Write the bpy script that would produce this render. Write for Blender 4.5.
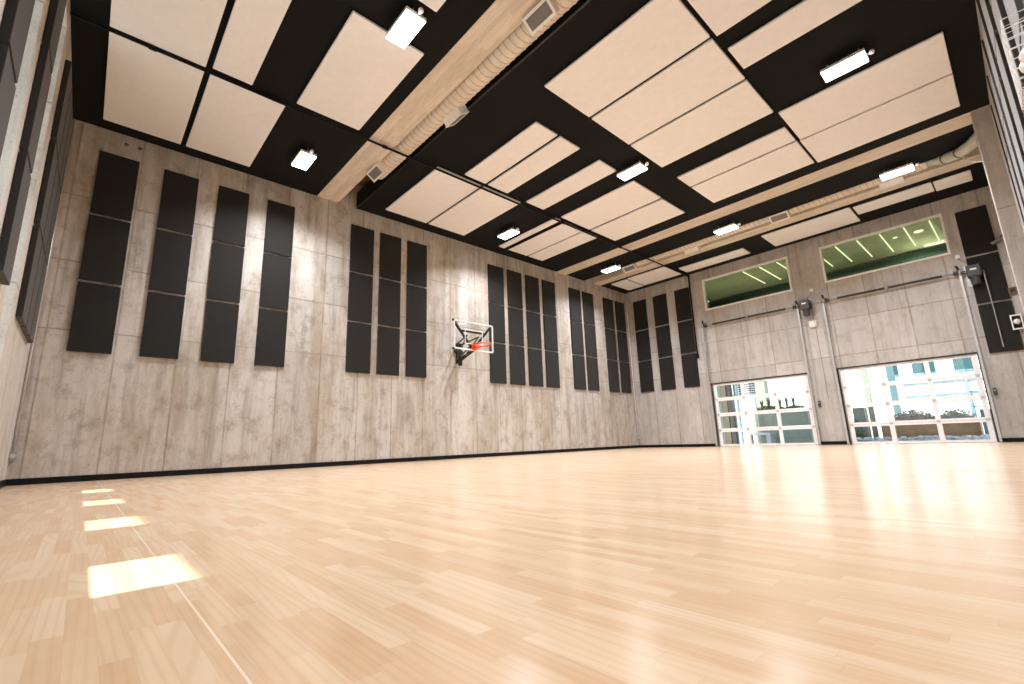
import bpy, math, random
from mathutils import Vector, Matrix
random.seed(7)
for o in list(bpy.data.objects): bpy.data.objects.remove(o)
sc = bpy.context.scene
COL = sc.collection

# ------------------------------------------------------------------ camera
yaw, pitch, roll = math.radians(47.50), math.radians(12.04), math.radians(-1.945)
fw = Vector((math.cos(pitch)*math.cos(yaw), math.cos(pitch)*math.sin(yaw), math.sin(pitch)))
rt = fw.cross(Vector((0, 0, 1))).normalized(); up = rt.cross(fw)
rt2 = rt*math.cos(roll) + up*math.sin(roll); up2 = -rt*math.sin(roll) + up*math.cos(roll)
cam = bpy.data.cameras.new('camera'); cam.sensor_width = 36.0; cam.lens = 465.8/1024*36.0
cam.clip_end = 300; cam.clip_start = 0.05
co = bpy.data.objects.new('camera', cam); COL.objects.link(co)
M = Matrix((rt2, up2, -fw)).transposed().to_4x4(); M.translation = Vector((-16.71, -10.881, 0.416))
co.matrix_world = M; sc.camera = co

# ------------------------------------------------------------------ light
w = bpy.data.worlds.new('sky'); sc.world = w; w.use_nodes = True
nt = w.node_tree; bg = nt.nodes['Background']
sky = nt.nodes.new('ShaderNodeTexSky'); sky.sky_type = 'NISHITA'; sky.sun_disc = False
sky.sun_elevation = math.radians(60); sky.sun_rotation = math.radians(-90); sky.altitude = 50; sky.dust_density = 2.5
nt.links.new(sky.outputs[0], bg.inputs[0]); bg.inputs[1].default_value = 0.33
sun = bpy.data.lights.new('sun', 'SUN'); sun.energy = 9.0; sun.angle = math.radians(0.5); sun.color = (1, .96, .9)
so = bpy.data.objects.new('sun', sun); COL.objects.link(so)
sd = Vector((math.cos(math.radians(60)), 0, -math.sin(math.radians(60))))
so.rotation_euler = sd.to_track_quat('-Z', 'Y').to_euler()
LAMP_W = 104.0
vs = sc.view_settings; vs.view_transform = 'Standard'; vs.look = 'None'; vs.gamma = 1.0; vs.use_curve_mapping = False
vs.exposure = 0.75
cy = sc.cycles
cy.use_denoising = True; cy.max_bounces = 10; cy.diffuse_bounces = 7; cy.glossy_bounces = 4
cy.transparent_max_bounces = 16; cy.sample_clamp_indirect = 6.0; cy.caustics_reflective = False; cy.caustics_refractive = False

H = 6.5; XL = -17.52; YR = -11.39

# ------------------------------------------------------------------ materials
class NT:
    def __init__(s, name):
        s.m = bpy.data.materials.new(name); s.m.use_nodes = True; s.t = s.m.node_tree
        s.b = s.t.nodes['Principled BSDF']
        s.pos = s.t.nodes.new('ShaderNodeTexCoord').outputs['Object']
    def n(s, t, **k):
        x = s.t.nodes.new(t)
        for a, v in k.items(): setattr(x, a, v)
        return x
    def l(s, a, b): s.t.links.new(a, b)
    def put(s, sock, v):
        if hasattr(v, 'is_linked') or isinstance(v, bpy.types.NodeSocket): s.l(v, sock)
        else: sock.default_value = v
    def math(s, op, a, b=0.0, c=0.0, clamp=False):
        x = s.n('ShaderNodeMath', operation=op, use_clamp=clamp)
        s.put(x.inputs[0], a); s.put(x.inputs[1], b); s.put(x.inputs[2], c); return x.outputs[0]
    def mix(s, f, a, b, bt='MIX'):
        x = s.n('ShaderNodeMix', data_type='RGBA', blend_type=bt); s.put(x.inputs[0], f)
        s.put(x.inputs[6], a if not isinstance(a, tuple) else (*a, 1)); s.put(x.inputs[7], b if not isinstance(b, tuple) else (*b, 1))
        return x.outputs[2]
    def noise(s, scale, detail=4, rough=.6, vec=None, stretch=None):
        v = vec or s.pos
        if stretch:
            mp = s.n('ShaderNodeMapping'); s.l(v, mp.inputs[0]); mp.inputs['Scale'].default_value = stretch; v = mp.outputs[0]
        x = s.n('ShaderNodeTexNoise'); s.l(v, x.inputs['Vector']); x.inputs['Scale'].default_value = scale
        x.inputs['Detail'].default_value = detail; x.inputs['Roughness'].default_value = rough
        return x.outputs[0]
    def ramp(s, v, a, b, lo=0., hi=1.):
        x = s.n('ShaderNodeMapRange', clamp=True); s.put(x.inputs[0], v)
        x.inputs[1].default_value = a; x.inputs[2].default_value = b; x.inputs[3].default_value = lo; x.inputs[4].default_value = hi
        return x.outputs[0]
    def sep(s):
        x = s.n('ShaderNodeSeparateXYZ'); s.l(s.pos, x.inputs[0]); return x.outputs
    def bump(s, h, st=.3, d=.01):
        x = s.n('ShaderNodeBump'); x.inputs['Strength'].default_value = st; x.inputs['Distance'].default_value = d
        s.l(h, x.inputs['Height']); s.l(x.outputs[0], s.b.inputs['Normal'])

def plain(name, c, r=.5, metal=0., spec=.5, speck=0.):
    k = NT(name); k.b.inputs['Roughness'].default_value = r; k.b.inputs['Metallic'].default_value = metal
    k.b.inputs['Specular IOR Level'].default_value = spec
    n = k.noise(60 if speck else 9, 3); f = k.ramp(n, .35, .65)
    a = speck or .05
    k.l(k.mix(f, tuple(x*(1-a) for x in c), tuple(min(1, x*(1+a)) for x in c)), k.b.inputs['Base Color'])
    return k.m

def concrete(name, axis, off, sp, hs, base=(.575, .54, .495), stain=(.36, .285, .20), dark=(.25, .22, .185), amt=1.0, bay=None):
    k = NT(name); P = k.sep(); u = P[0 if axis == 'x' else 1]; z = P[2]
    du = k.math('PINGPONG', k.math('SUBTRACT', u, off), sp/2)
    wob = k.math('MULTIPLY', k.math('SUBTRACT', k.noise(3, 2), .5), .02)
    du = k.math('ADD', du, wob)
    seam = k.ramp(du, .004, .022, 1, 0)
    cell = k.math('FLOOR', k.math('DIVIDE', k.math('SUBTRACT', u, off), sp))
    row = 0.0
    for i, hz in enumerate(hs):
        d = k.math('ABSOLUTE', k.math('SUBTRACT', k.math('ADD', z, wob), hz))
        seam = k.math('MAXIMUM', seam, k.ramp(d, .003, .02, 1, 0))
        row = k.math('ADD', row, k.math('GREATER_THAN', z, hz))
    cv = k.n('ShaderNodeCombineXYZ'); k.l(cell, cv.inputs[0]); k.put(cv.inputs[1], row)
    wn = k.n('ShaderNodeTexWhiteNoise', noise_dimensions='3D'); k.l(cv.outputs[0], wn.inputs['Vector'])
    st = (1.6, 1.6, .28)
    cloud = k.ramp(k.noise(1.1, 8, .72, stretch=st), .44, .60)
    streak = k.ramp(k.noise(3.0, 6, .7, stretch=(1.8, 1.8, .13)), .50, .68)
    blotch = k.ramp(k.noise(2.6, 10, .78), .50, .64)
    c = k.mix(k.math('MULTIPLY', cloud, .50*amt), base, stain)
    c = k.mix(k.math('MULTIPLY', streak, .55*amt), c, dark)
    c = k.mix(k.math('MULTIPLY', blotch, .50*amt), c, tuple(x*.72 for x in stain))
    pale = k.ramp(k.noise(1.3, 7, .65, stretch=(1, 1, .6)), .56, .72)
    c = k.mix(k.math('MULTIPLY', pale, .4), c, tuple(min(1, x*1.22) for x in base))
    tone = k.ramp(wn.outputs[0], 0, 1, .86, 1.06)
    fine = k.ramp(k.noise(55, 3, .7), .3, .7, .86, 1.08)
    tone = k.math('MULTIPLY', tone, fine)
    pit = k.n('ShaderNodeTexVoronoi'); k.l(k.pos, pit.inputs['Vector']); pit.inputs['Scale'].default_value = 9
    pits = k.ramp(pit.outputs[0], .04, .12, .62, 1)
    tone = k.math('MULTIPLY', tone, pits)
    seamf = k.math('MULTIPLY', seam, k.ramp(k.noise(1.7, 3), .3, .62, .25, .85))
    c = k.mix(seamf, c, (.26, .205, .145))
    cc = k.n('ShaderNodeCombineColor')
    for i in range(3): k.l(tone, cc.inputs[i])
    c = k.mix(1.0, c, cc.outputs[0], 'MULTIPLY')
    k.l(c, k.b.inputs['Base Color']); k.b.inputs['Roughness'].default_value = .75; k.b.inputs['Specular IOR Level'].default_value = .3
    h = k.math('SUBTRACT', k.noise(30, 5), k.math('MULTIPLY', seam, .8)); k.bump(h, .25, .006)
    return k.m

M_HOOP = concrete('cast_concrete_hoop_wall', 'x', -17.37, .9135, [2.55, 3.79, 5.03], amt=1.3)
M_END = concrete('cast_concrete_door_wall', 'y', -.05, .905, [2.62, 3.72, 4.35], base=(.56, .53, .50), stain=(.38, .34, .285), amt=.85)
M_LEFT = concrete('cast_concrete_window_wall', 'y', -.5, 1.6, [2.5, 5.0], base=(.62, .575, .52), amt=.6)
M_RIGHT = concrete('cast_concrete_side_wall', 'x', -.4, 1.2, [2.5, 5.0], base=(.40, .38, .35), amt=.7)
M_PILLAR = concrete('cast_concrete_pillar', 'y', -9.3, 6.0, [1.9, 4.4], base=(.52, .49, .46), stain=(.34, .31, .27), amt=.9)

def beam_mat():
    k = NT('board_formed_concrete'); P = k.sep()
    cell = k.math('FLOOR', k.math('DIVIDE', P[0], .085))
    cv = k.n('ShaderNodeCombineXYZ'); k.l(cell, cv.inputs[0]); k.l(k.math('FLOOR', k.math('DIVIDE', k.math('ADD', P[1], k.math('MULTIPLY', cell, .37)), 1.1)), cv.inputs[1])
    wn = k.n('ShaderNodeTexWhiteNoise', noise_dimensions='3D'); k.l(cv.outputs[0], wn.inputs['Vector'])
    g = k.ramp(k.noise(7, 6, .7, stretch=(6, .5, 2)), .45, .7)
    c = k.mix(k.math('MULTIPLY', g, .6), (.70, .62, .53), (.46, .37, .27))
    c = k.mix(k.math('MULTIPLY', k.ramp(k.noise(1.2, 4), .5, .7), .35), c, (.52, .42, .30))
    tone = k.ramp(wn.outputs[0], 0, 1, .88, 1.06); cc = k.n('ShaderNodeCombineColor')
    for i in range(3): k.l(tone, cc.inputs[i])
    k.l(k.mix(1.0, c, cc.outputs[0], 'MULTIPLY'), k.b.inputs['Base Color']); k.b.inputs['Roughness'].default_value = .8
    k.bump(g, .2, .004); return k.m
M_BEAM = beam_mat()

def floor_mat():
    k = NT('maple_strip_vinyl'); P = k.sep(); W = .056; Ln = .44
    cell = k.math('FLOOR', k.math('DIVIDE', P[0], W))
    c1 = k.n('ShaderNodeTexWhiteNoise', noise_dimensions='1D'); k.l(cell, c1.inputs['W'])
    yy = k.math('ADD', P[1], k.math('MULTIPLY', c1.outputs[0], Ln))
    row = k.math('FLOOR', k.math('DIVIDE', yy, Ln))
    cv = k.n('ShaderNodeCombineXYZ'); k.l(cell, cv.inputs[0]); k.l(row, cv.inputs[1])
    wn = k.n('ShaderNodeTexWhiteNoise', noise_dimensions='3D'); k.l(cv.outputs[0], wn.inputs['Vector'])
    off = k.n('ShaderNodeVectorMath', operation='SCALE'); k.l(wn.outputs['Color'], off.inputs[0]); off.inputs['Scale'].default_value = 20
    ad = k.n('ShaderNodeVectorMath', operation='ADD'); k.l(k.pos, ad.inputs[0]); k.l(off.outputs[0], ad.inputs[1])
    g1 = k.ramp(k.noise(6, 3, .5, vec=ad.outputs[0], stretch=(5, .9, 1)), .3, .7)
    wv = k.n('ShaderNodeTexWave', wave_type='RINGS', rings_direction='SPHERICAL'); mp = k.n('ShaderNodeMapping'); k.l(ad.outputs[0], mp.inputs[0]); mp.inputs['Scale'].default_value = (9, 1.2, 1)
    k.l(mp.outputs[0], wv.inputs['Vector']); wv.inputs['Scale'].default_value = 1.6; wv.inputs['Distortion'].default_value = 2.5; wv.inputs['Detail'].default_value = 2
    c = k.mix(wn.outputs[0], (.61, .395, .225), (.71, .53, .355))
    c = k.mix(k.math('MULTIPLY', g1, .30), c, (.74, .57, .41))
    c = k.mix(k.math('MULTIPLY', k.ramp(wv.outputs[1], .55, 1), .22), c, (.52, .32, .17))
    dx = k.math('PINGPONG', P[0], W/2); dx = k.math('PINGPONG', k.math('ADD', P[0], 0), W/2)
    fx = k.math('SUBTRACT', 1.0, k.math('GREATER_THAN', dx, .0011))
    dy = k.math('PINGPONG', yy, Ln/2); fy = k.math('SUBTRACT', 1.0, k.math('GREATER_THAN', dy, .0015))
    c = k.mix(k.math('MULTIPLY', fx, .0), c, (.3, .2, .1))
    c = k.mix(k.math('MULTIPLY', k.math('MAXIMUM', fx, fy), .16), c, (.46, .29, .14))
    # welded sheet joints every two metres, one of them by the left wall
    dj = k.math('PINGPONG', k.math('ADD', P[0], 16.43), 1.0); j = k.math('SUBTRACT', 1.0, k.math('GREATER_THAN', dj, .0028))
    c = k.mix(k.math('MULTIPLY', j, .75), c, (.86, .74, .56))
    k.l(c, k.b.inputs['Base Color'])
    k.b.inputs['Roughness'].default_value = .21
    k.b.inputs['Specular IOR Level'].default_value = .36
    k.b.inputs['Anisotropic'].default_value = 0
    return k.m
M_FLOOR = floor_mat()

def fabric(name, c, c2, rough=.9, sheen=0.):
    k = NT(name); n = k.ramp(k.noise(90, 4, .8), .35, .65); n2 = k.ramp(k.noise(6, 3), .35, .65)
    a = k.mix(n, c, c2); k.l(k.mix(k.math('MULTIPLY', n2, .18), a, tuple(min(1, x*1.2) for x in c2)), k.b.inputs['Base Color'])
    k.b.inputs['Roughness'].default_value = rough; k.b.inputs['Specular IOR Level'].default_value = .25
    k.b.inputs['Sheen Weight'].default_value = sheen; k.b.inputs['Sheen Roughness'].default_value = .5
    k.bump(n, .3, .002); return k.m
M_RP = fabric('graze_lit_charcoal_felt', (.016, .015, .013), (.04, .037, .033), sheen=.5)  # lit copy of the charcoal felt: grazing light put into colour and sheen
M_LP = fabric('window_lit_charcoal_felt', (.014, .013, .011), (.034, .031, .028), sheen=.17)  # charcoal felt again, made paler to carry the window light
M_CHAR = fabric('charcoal_acoustic_felt', (.008, .0072, .006), (.024, .022, .019), sheen=.10)
M_TAN = fabric('oatmeal_acoustic_panel', (.80, .775, .78), (.87, .86, .875))
M_BLK = fabric('black_ceiling_insulation', (.004, .0037, .0033), (.007, .0065, .006))
M_EDGE = plain('black_metal', (.02, .019, .018), .35)
M_PIPE = plain('black_painted_pipe', (.006, .006, .006), .6, 0, .2)
M_BASE = plain('black_rubber_base', (.004, .004, .004), .6, 0, .2)
M_DECK = concrete('raw_concrete_deck', 'y', 0, 1.5, [9.0], base=(.34, .25, .15), stain=(.22, .15, .08))
M_WHITE = plain('white_paint', (.85, .84, .83), .4)
M_ALU = plain('white_aluminium', (.88, .86, .86), .35)
M_DUCT0 = plain('duct_paint', (.70, .62, .52), .42)
def duct_mat():
    k = NT('spiral_duct_paint'); P = k.sep(); y = k.math('ADD', P[1], k.math('MULTIPLY', P[0], .25))
    d = k.math('PINGPONG', y, .065); f = k.ramp(d, .006, .013, 1, 0)
    c = k.mix(k.ramp(k.noise(5, 4), .35, .65), (.66, .57, .47), (.74, .66, .56))
    k.l(k.mix(k.math('MULTIPLY', f, .6), c, (.26, .20, .14)), k.b.inputs['Base Color']); k.b.inputs['Roughness'].default_value = .45
    return k.m
M_DUCT = duct_mat()
M_GALV = plain('galvanised_steel', (.62, .61, .59), .35, .7)
M_GREY = plain('grey_steel', (.36, .35, .33), .4, .4)
M_MOTOR = plain('dark_grey_enamel', (.05, .05, .05), .4)
M_ORANGE = plain('orange_rim_steel', (.85, .10, .025), .4)
M_SLOT = plain('dark_grille_core', (.16, .14, .12), .6)
M_WRAP = plain('foil_wrapped_duct', (.50, .50, .44), .5)
M_STRAP = plain('dark_strap', (.08, .06, .04), .6)
M_RUST = plain('rusty_brown_box', (.16, .08, .04), .7)
M_BOXW = plain('off_white_plastic', (.82, .80, .76), .45)
M_CORTEN = NT('weathered_steel'); _k = M_CORTEN
_k.l(_k.mix(_k.ramp(_k.noise(2.5, 6, .7), .35, .65), (.36, .20, .10), (.50, .30, .16)), _k.b.inputs['Base Color']); _k.b.inputs['Roughness'].default_value = .85; M_CORTEN = _k.m
M_BROWN = plain('dark_brown_cladding', (.075, .055, .035), .7)
M_TEALC = plain('dark_green_grey', (.06, .085, .075), .6)
M_STUCCO = plain('white_stucco', (.62, .62, .61), .8)
M_PAVE = plain('pale_paving', (.48, .47, .45), .85)
M_GCON = plain('greenish_concrete', (.30, .33, .265), .8)
M_TEAL = plain('teal_window_glass', (.03, .075, .085), .25)
M_LEAF = plain('plant_leaf_green', (.06, .14, .05), .6, speck=.4)
M_HEDGE = plain('olive_shrub', (.16, .17, .07), .8, speck=.4)
M_BLUE = plain('blue_grey_steel', (.12, .19, .22), .5)
M_GREENC = plain('green_room_ceiling', (.52, .52, .36), .8)
M_GDUCT = plain('teal_duct_paint', (.045, .10, .09), .5)
M_DARKROOM = plain('dark_room_wall', (.06, .09, .06), .8)

def emit(name, c, s):
    m = bpy.data.materials.new(name); m.use_nodes = True; b = m.node_tree.nodes['Principled BSDF']
    b.inputs['Base Color'].default_value = (.9, .9, .9, 1); b.inputs['Emission Color'].default_value = (*c, 1); b.inputs['Emission Strength'].default_value = s
    return m
M_LENS = emit('lit_lamp_lens', (1, .98, .96), 7.0)
M_STRIP = emit('lit_strip_lens', (.95, 1, .80), .8)
M_TUBE = emit('lit_tube_lens', (.97, 1, .95), 20.0)

def glass(name, tint, refl=1.0):
    m = bpy.data.materials.new(name); m.use_nodes = True; t = m.node_tree; t.nodes.clear()
    o = t.nodes.new('ShaderNodeOutputMaterial'); mx = t.nodes.new('ShaderNodeMixShader'); fr = t.nodes.new('ShaderNodeLayerWeight'); pw = t.nodes.new('ShaderNodeMath'); pw.operation = 'POWER'; pw.inputs[1].default_value = 5; t.links.new(fr.outputs['Facing'], pw.inputs[0]); fr.inputs[0].default_value = .5
    tr = t.nodes.new('ShaderNodeBsdfTransparent'); tr.inputs[0].default_value = (*tint, 1); gl = t.nodes.new('ShaderNodeBsdfGlossy'); gl.inputs['Roughness'].default_value = .02
    ml = t.nodes.new('ShaderNodeMath'); ml.operation = 'MULTIPLY_ADD'; ml.inputs[1].default_value = .9*refl; ml.inputs[2].default_value = .04*refl
    t.links.new(pw.outputs[0], ml.inputs[0]); t.links.new(ml.outputs[0], mx.inputs[0]); t.links.new(tr.outputs[0], mx.inputs[1]); t.links.new(gl.outputs[0], mx.inputs[2]); t.links.new(mx.outputs[0], o.inputs[0])
    return m
M_GLASS = glass('clear_glass', (.93, .97, .96))
M_GREENGL = glass('green_tinted_glass', (.82, .85, .69))
M_BOARDGL = glass('clear_backboard_glass', (.97, .98, .98), .8)

# ------------------------------------------------------------------ mesh helpers
class MB:
    def __init__(s): s.v = []; s.f = []
    def add(s, vs, fs):
        n = len(s.v); s.v += [tuple(v) for v in vs]; s.f += [tuple(i+n for i in f) for f in fs]; return s
    def box(s, x0, x1, y0, y1, z0, z1, T=None):
        vs = [Vector((x, y, z)) for z in (z0, z1) for y in (y0, y1) for x in (x0, x1)]
        if T: vs = [T @ v for v in vs]
        return s.add(vs, [(0, 2, 3, 1), (4, 5, 7, 6), (0, 1, 5, 4), (2, 6, 7, 3), (0, 4, 6, 2), (1, 3, 7, 5)])
    def tube(s, pts, r, n=12, cap=True):
        pts = [Vector(p) for p in pts]; rs = r if isinstance(r, (list, tuple)) else [r]*len(pts)
        rings = []; prev = None
        for i, p in enumerate(pts):
            d = (pts[min(i+1, len(pts)-1)] - pts[max(i-1, 0)]).normalized()
            if prev is None:
                a = Vector((0, 0, 1)) if abs(d.z) < .9 else Vector((1, 0, 0)); u = d.cross(a).normalized()
            else: u = (prev - d*prev.dot(d)).normalized()
            prev = u; v = d.cross(u)
            rings.append([p + (u*math.cos(2*math.pi*k/n) + v*math.sin(2*math.pi*k/n))*rs[i] for k in range(n)])
        vs = [q for r_ in rings for q in r_]; fs = []
        for i in range(len(rings)-1):
            for k in range(n): fs.append((i*n+k, i*n+(k+1) % n, (i+1)*n+(k+1) % n, (i+1)*n+k))
        if cap: fs += [tuple(range(n-1, -1, -1)), tuple((len(rings)-1)*n+k for k in range(n))]
        return s.add(vs, fs)
    def bar(s, a, b, w, h=None):     # rectangular bar
        a, b = Vector(a), Vector(b); h = h or w; d = (b-a).normalized()
        q = Vector((0, 0, 1)) if abs(d.z) < .95 else Vector((1, 0, 0)); u = d.cross(q).normalized()*w/2; v = d.cross(u).normalized()*h/2
        vs = [p+i*u+j*v for p in (a, b) for i, j in ((-1, -1), (1, -1), (1, 1), (-1, 1))]
        return s.add(vs, [(3, 2, 1, 0), (4, 5, 6, 7), (0, 1, 5, 4), (1, 2, 6, 5), (2, 3, 7, 6), (3, 0, 4, 7)])
    def ball(s, c, r, n=12, m=8, sc_=(1, 1, 1)):
        vs = [Vector(c)+Vector((0, 0, r*sc_[2]))]; fs = []
        for i in range(1, m):
            for k in range(n):
                t = math.pi*i/m; a = 2*math.pi*k/n
                vs.append(Vector(c)+Vector((r*sc_[0]*math.sin(t)*math.cos(a), r*sc_[1]*math.sin(t)*math.sin(a), r*sc_[2]*math.cos(t))))
        vs.append(Vector(c)-Vector((0, 0, r*sc_[2])))
        for k in range(n): fs.append((0, 1+k, 1+(k+1) % n)); fs.append((len(vs)-1, 1+(m-2)*n+(k+1) % n, 1+(m-2)*n+k))
        for i in range(m-2):
            for k in range(n): fs.append((1+i*n+k, 1+(i+1)*n+k, 1+(i+1)*n+(k+1) % n, 1+i*n+(k+1) % n))
        return s.add(vs, fs)
    def torus(s, c, R, r, n=28, m=10, T=None):
        vs = []; fs = []
        for i in range(n):
            for j in range(m):
                a = 2*math.pi*i/n; b = 2*math.pi*j/m
                p = Vector(((R+r*math.cos(b))*math.cos(a), (R+r*math.cos(b))*math.sin(a), r*math.sin(b)))
                vs.append((T @ p if T else p)+Vector(c)); fs.append((i*m+j, ((i+1) % n)*m+j, ((i+1) % n)*m+(j+1) % m, i*m+(j+1) % m))
        return s.add(vs, fs)
    def build(s, name, mat, parent=None, bevel=0., smooth=False, origin=None):
        me = bpy.data.meshes.new(name); v = s.v
        og = Vector(origin) if origin is not None else None
        if og is not None: v = [tuple(Vector(p)-og) for p in v]
        me.from_pydata(v, [], s.f); me.materials.append(mat); me.update()
        o = bpy.data.objects.new(name, me); COL.objects.link(o)
        if og is not None: o.location = og
        if parent is not None:
            o.parent = parent
            pw = parent.matrix_basis.copy() if parent.parent is None else parent.parent.matrix_basis @ parent.matrix_parent_inverse @ parent.matrix_basis
            if og is None: o.matrix_parent_inverse = pw.inverted()
        if smooth:
            for p in me.polygons: p.use_smooth = True
        if bevel:
            b = o.modifiers.new('bevel', 'BEVEL'); b.width = bevel; b.segments = 2; b.limit_method = 'ANGLE'
        return o

def tag(o, label, cat, group=None):
    o['label'] = label; o['category'] = cat
    if group: o['group'] = group
    return o
def struct(o): o['kind'] = 'structure'; return o
def empty(name, loc, label, cat, group=None):
    e = bpy.data.objects.new(name, None); COL.objects.link(e); e.location = loc; e.empty_display_size = .1
    return tag(e, label, cat, group)
def sempty(name, loc):
    e = bpy.data.objects.new(name, None); COL.objects.link(e); e.location = loc; e.empty_display_size = .1
    return struct(e)

# ------------------------------------------------------------------ room shell
struct(MB().box(XL-.3, .3, YR-.3, .3, -.2, 0).build('floor', M_FLOOR))
struct(MB().box(XL-.3, .3, 0, .3, 0, 7.2).build('wall_back', M_HOOP))
struct(MB().box(XL-.3, .3, YR-.3, YR, 0, 7.2).build('wall_right', M_RIGHT))

def wall_with_holes(axis_lo, axis_hi, holes, z1, put):
    """put(mb,a0,a1,z0,z1): boxes around rectangular holes (a0,a1,z0,z1)"""
    mb = MB(); A = sorted({axis_lo, axis_hi, *[h[0] for h in holes], *[h[1] for h in holes]})
    for a0, a1 in zip(A, A[1:]):
        hs = sorted([h for h in holes if h[0] <= a0+1e-6 and h[1] >= a1-1e-6], key=lambda h: h[2]); z = 0
        for h in hs:
            if h[2] > z+1e-6: put(mb, a0, a1, z, h[2])
            z = h[3]
        if z < z1: put(mb, a0, a1, z, z1)
    return mb
DOORS = [(-6.36, -3.30, 0, 2.19), (-10.20, -7.19, 0, 2.22)]
UPW = [(-6.33, -3.40, 4.94, 6.14), (-10.18, -7.26, 4.94, 6.12)]
struct(wall_with_holes(YR-.3, .3, DOORS+UPW, 7.2, lambda m, a, b, c, d: m.box(0, .3, a, b, c, d)).build('wall_end', M_END))
JAMB = [-2.90, -4.80, -6.60, -8.33, -10.10]; WW = .60; SILL = 1.535; HEAD = 6.2
LW = [(j-WW, j, SILL, HEAD) for j in JAMB]
struct(wall_with_holes(YR-.3, .3, LW, 7.2, lambda m, a, b, c, d: m.box(XL-.3, XL, a, b, c, d)).build('wall_left', M_LEFT))

# ceiling: black insulation trays, concrete beams, two service trenches
def ceil(x0, x1): return MB().box(x0, x1, YR, 0, H, H+.45).build('ceiling', M_BLK)
for a, b in ((XL, -13.1), (-12.09, -4.40), (-3.85, -2.82), (-1.76, 0)): struct(ceil(a, b))
struct(MB().box(XL-.3, .3, YR-.3, .3, 7.2, 7.4).build('ceiling_deck', M_DECK))
for i, (a, b) in enumerate(((-13.1, -12.57), (-4.40, -3.85), (-2.20, -1.76))):
    struct(MB().box(a, b, YR, 0, H-.005, 7.2).build('trim_%d' % (i+1), M_BEAM, bevel=.01))
for x in (-12.09, -2.82): # thin metal lip of the trays along the trench
    s = MB().box(x-.012, x+.012, YR, 0, H-.012, H+.02).build('ceiling_edge', M_EDGE); struct(s)

# pillar on the right wall under the second beam
struct(MB().box(-4.38, -3.70, YR, -11.11, 0, H-.005).build('wall_right_pillar', M_PILLAR, bevel=.015))

# baseboards
struct(MB().box(XL, 0, -.015, 0, 0, .10).build('baseboard_back', M_BASE))
struct(MB().box(XL, XL+.015, YR, -.015, 0, .10).build('baseboard_left', M_BASE))
mb = MB()
for a, b in ((-3.24, -.015), (-7.12, -6.42), (YR, -10.27)): mb.box(-.015, 0, a, b, 0, .10)
struct(mb.build('baseboard_end', M_BASE))
struct(MB().box(XL+.015, -.015, YR, YR+.015, 0, .10).build('baseboard_right', M_BASE))

# ------------------------------------------------------------------ left wall slot windows (real daylight)
for i, j in enumerate(JAMB):
    e = sempty('window_%d' % (i+1), (XL-.27, j-WW/2, SILL)); y0, y1 = j-WW, j
    m = MB(); x0, x1 = XL-.29, XL-.24
    m.box(x0, x1, y0, y0+.03, SILL, HEAD).box(x0, x1, y1-.03, y1, SILL, HEAD).box(x0, x1, y0+.03, y1-.03, SILL, SILL+.03).box(x0, x1, y0+.03, y1-.03, HEAD-.03, HEAD)
    m.build('window_frame', M_EDGE, e)
    MB().box(XL-.268, XL-.262, y0+.03, y1-.03, SILL+.03, HEAD-.03).build('pane', M_GLASS, e)
# unseen overhang added to cut the sun patches short, and the ground around the building
struct(MB().box(-20.415, XL-.3, YR-3, 3, 7.0, 7.25).build('added_sun_overhang', M_STUCCO))
struct(MB().box(-60, 60, -60, 60, -.45, -.25).build('ground', M_PAVE))

# ------------------------------------------------------------------ upper interior windows
for i, (a, b, c, d) in enumerate(UPW):
    e = sempty('window_%d' % (i+6), (0, (a+b)/2, c)); m = MB(); t = .05; x0, x1 = -.03, .12
    m.box(x0, x1, a, a+t, c, d).box(x0, x1, b-t, b, c, d).box(x0, x1, a+t, b-t, c, c+t).box(x0, x1, a+t, b-t, d-t, d)
    m.build('window_frame', M_WHITE, e, bevel=.004)
    MB().box(.04, .052, a+t, b-t, c+t, d-t).build('pane', M_GREENGL, e)
# the room behind those windows
m = MB().box(.3, 7.6, -12.5, -1.0, 3.3, 3.5).box(7.5, 7.7, -12.5, -1, 3.5, 7.3).box(.3, 7.6, -12.6, -12.4, 3.5, 7.3).box(.3, 7.6, -1.1, -.9, 3.5, 7.3)
struct(m.build('wall_upper_room', M_DARKROOM))
struct(MB().box(.3, 7.6, -12.5, -1, 7.02, 7.2).build('ceiling_upper_room', M_GREENC))
for k in range(11):
    y = -9.74 + .655*(k-1)
    o = MB().box(2.9, 5.35, y-.014, y+.014, 6.985, 7.02).build('ceiling_strip_light', M_STRIP)
    tag(o, 'thin pale strip light on the green upper room ceiling, %s from the right' % ['first', 'second', 'third', 'fourth', 'fifth', 'sixth', 'seventh', 'eighth', 'ninth', 'tenth', 'eleventh'][k], 'ceiling light', 'strip lights behind the upper windows')
o = MB().tube([(6.1, -12.3, 6.58), (6.1, -1.2, 6.58)], .42, 28).build('large_duct', M_GDUCT, smooth=True)
tag(o, 'large round teal duct crossing the room behind the upper windows', 'duct')
o = MB().box(5.3, 5.42, -9.75, -8.95, 6.18, 6.24).build('tube_light', M_TUBE)
tag(o, 'bright hanging tube light seen through the right upper window', 'light')
for k, y in enumerate((-2.5, -4.8, -8.8)):  # unseen tubes added below the sill to brighten the upper ceiling
    o = MB().box(3.0, 3.12, y-.8, y+.8, 4.2, 4.28).build('tube_light', M_TUBE)
    tag(o, 'added unseen fill tube in the room behind the upper windows, %s of three' % ('leftmost', 'middle', 'rightmost')[k], 'light')
for y in (-9.37, -8.73):
    m = MB(); m.tube([(3.8, y, 7.0), (3.8, y, 7.03)], .13 if y < -9 else .07, 20); o = m.build('round_ceiling_light', M_STRIP)
    tag(o, 'small round recessed light in the green ceiling, %s of two' % ('right' if y < -9 else 'left'), 'ceiling light', 'round lights behind the right upper window')

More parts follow.
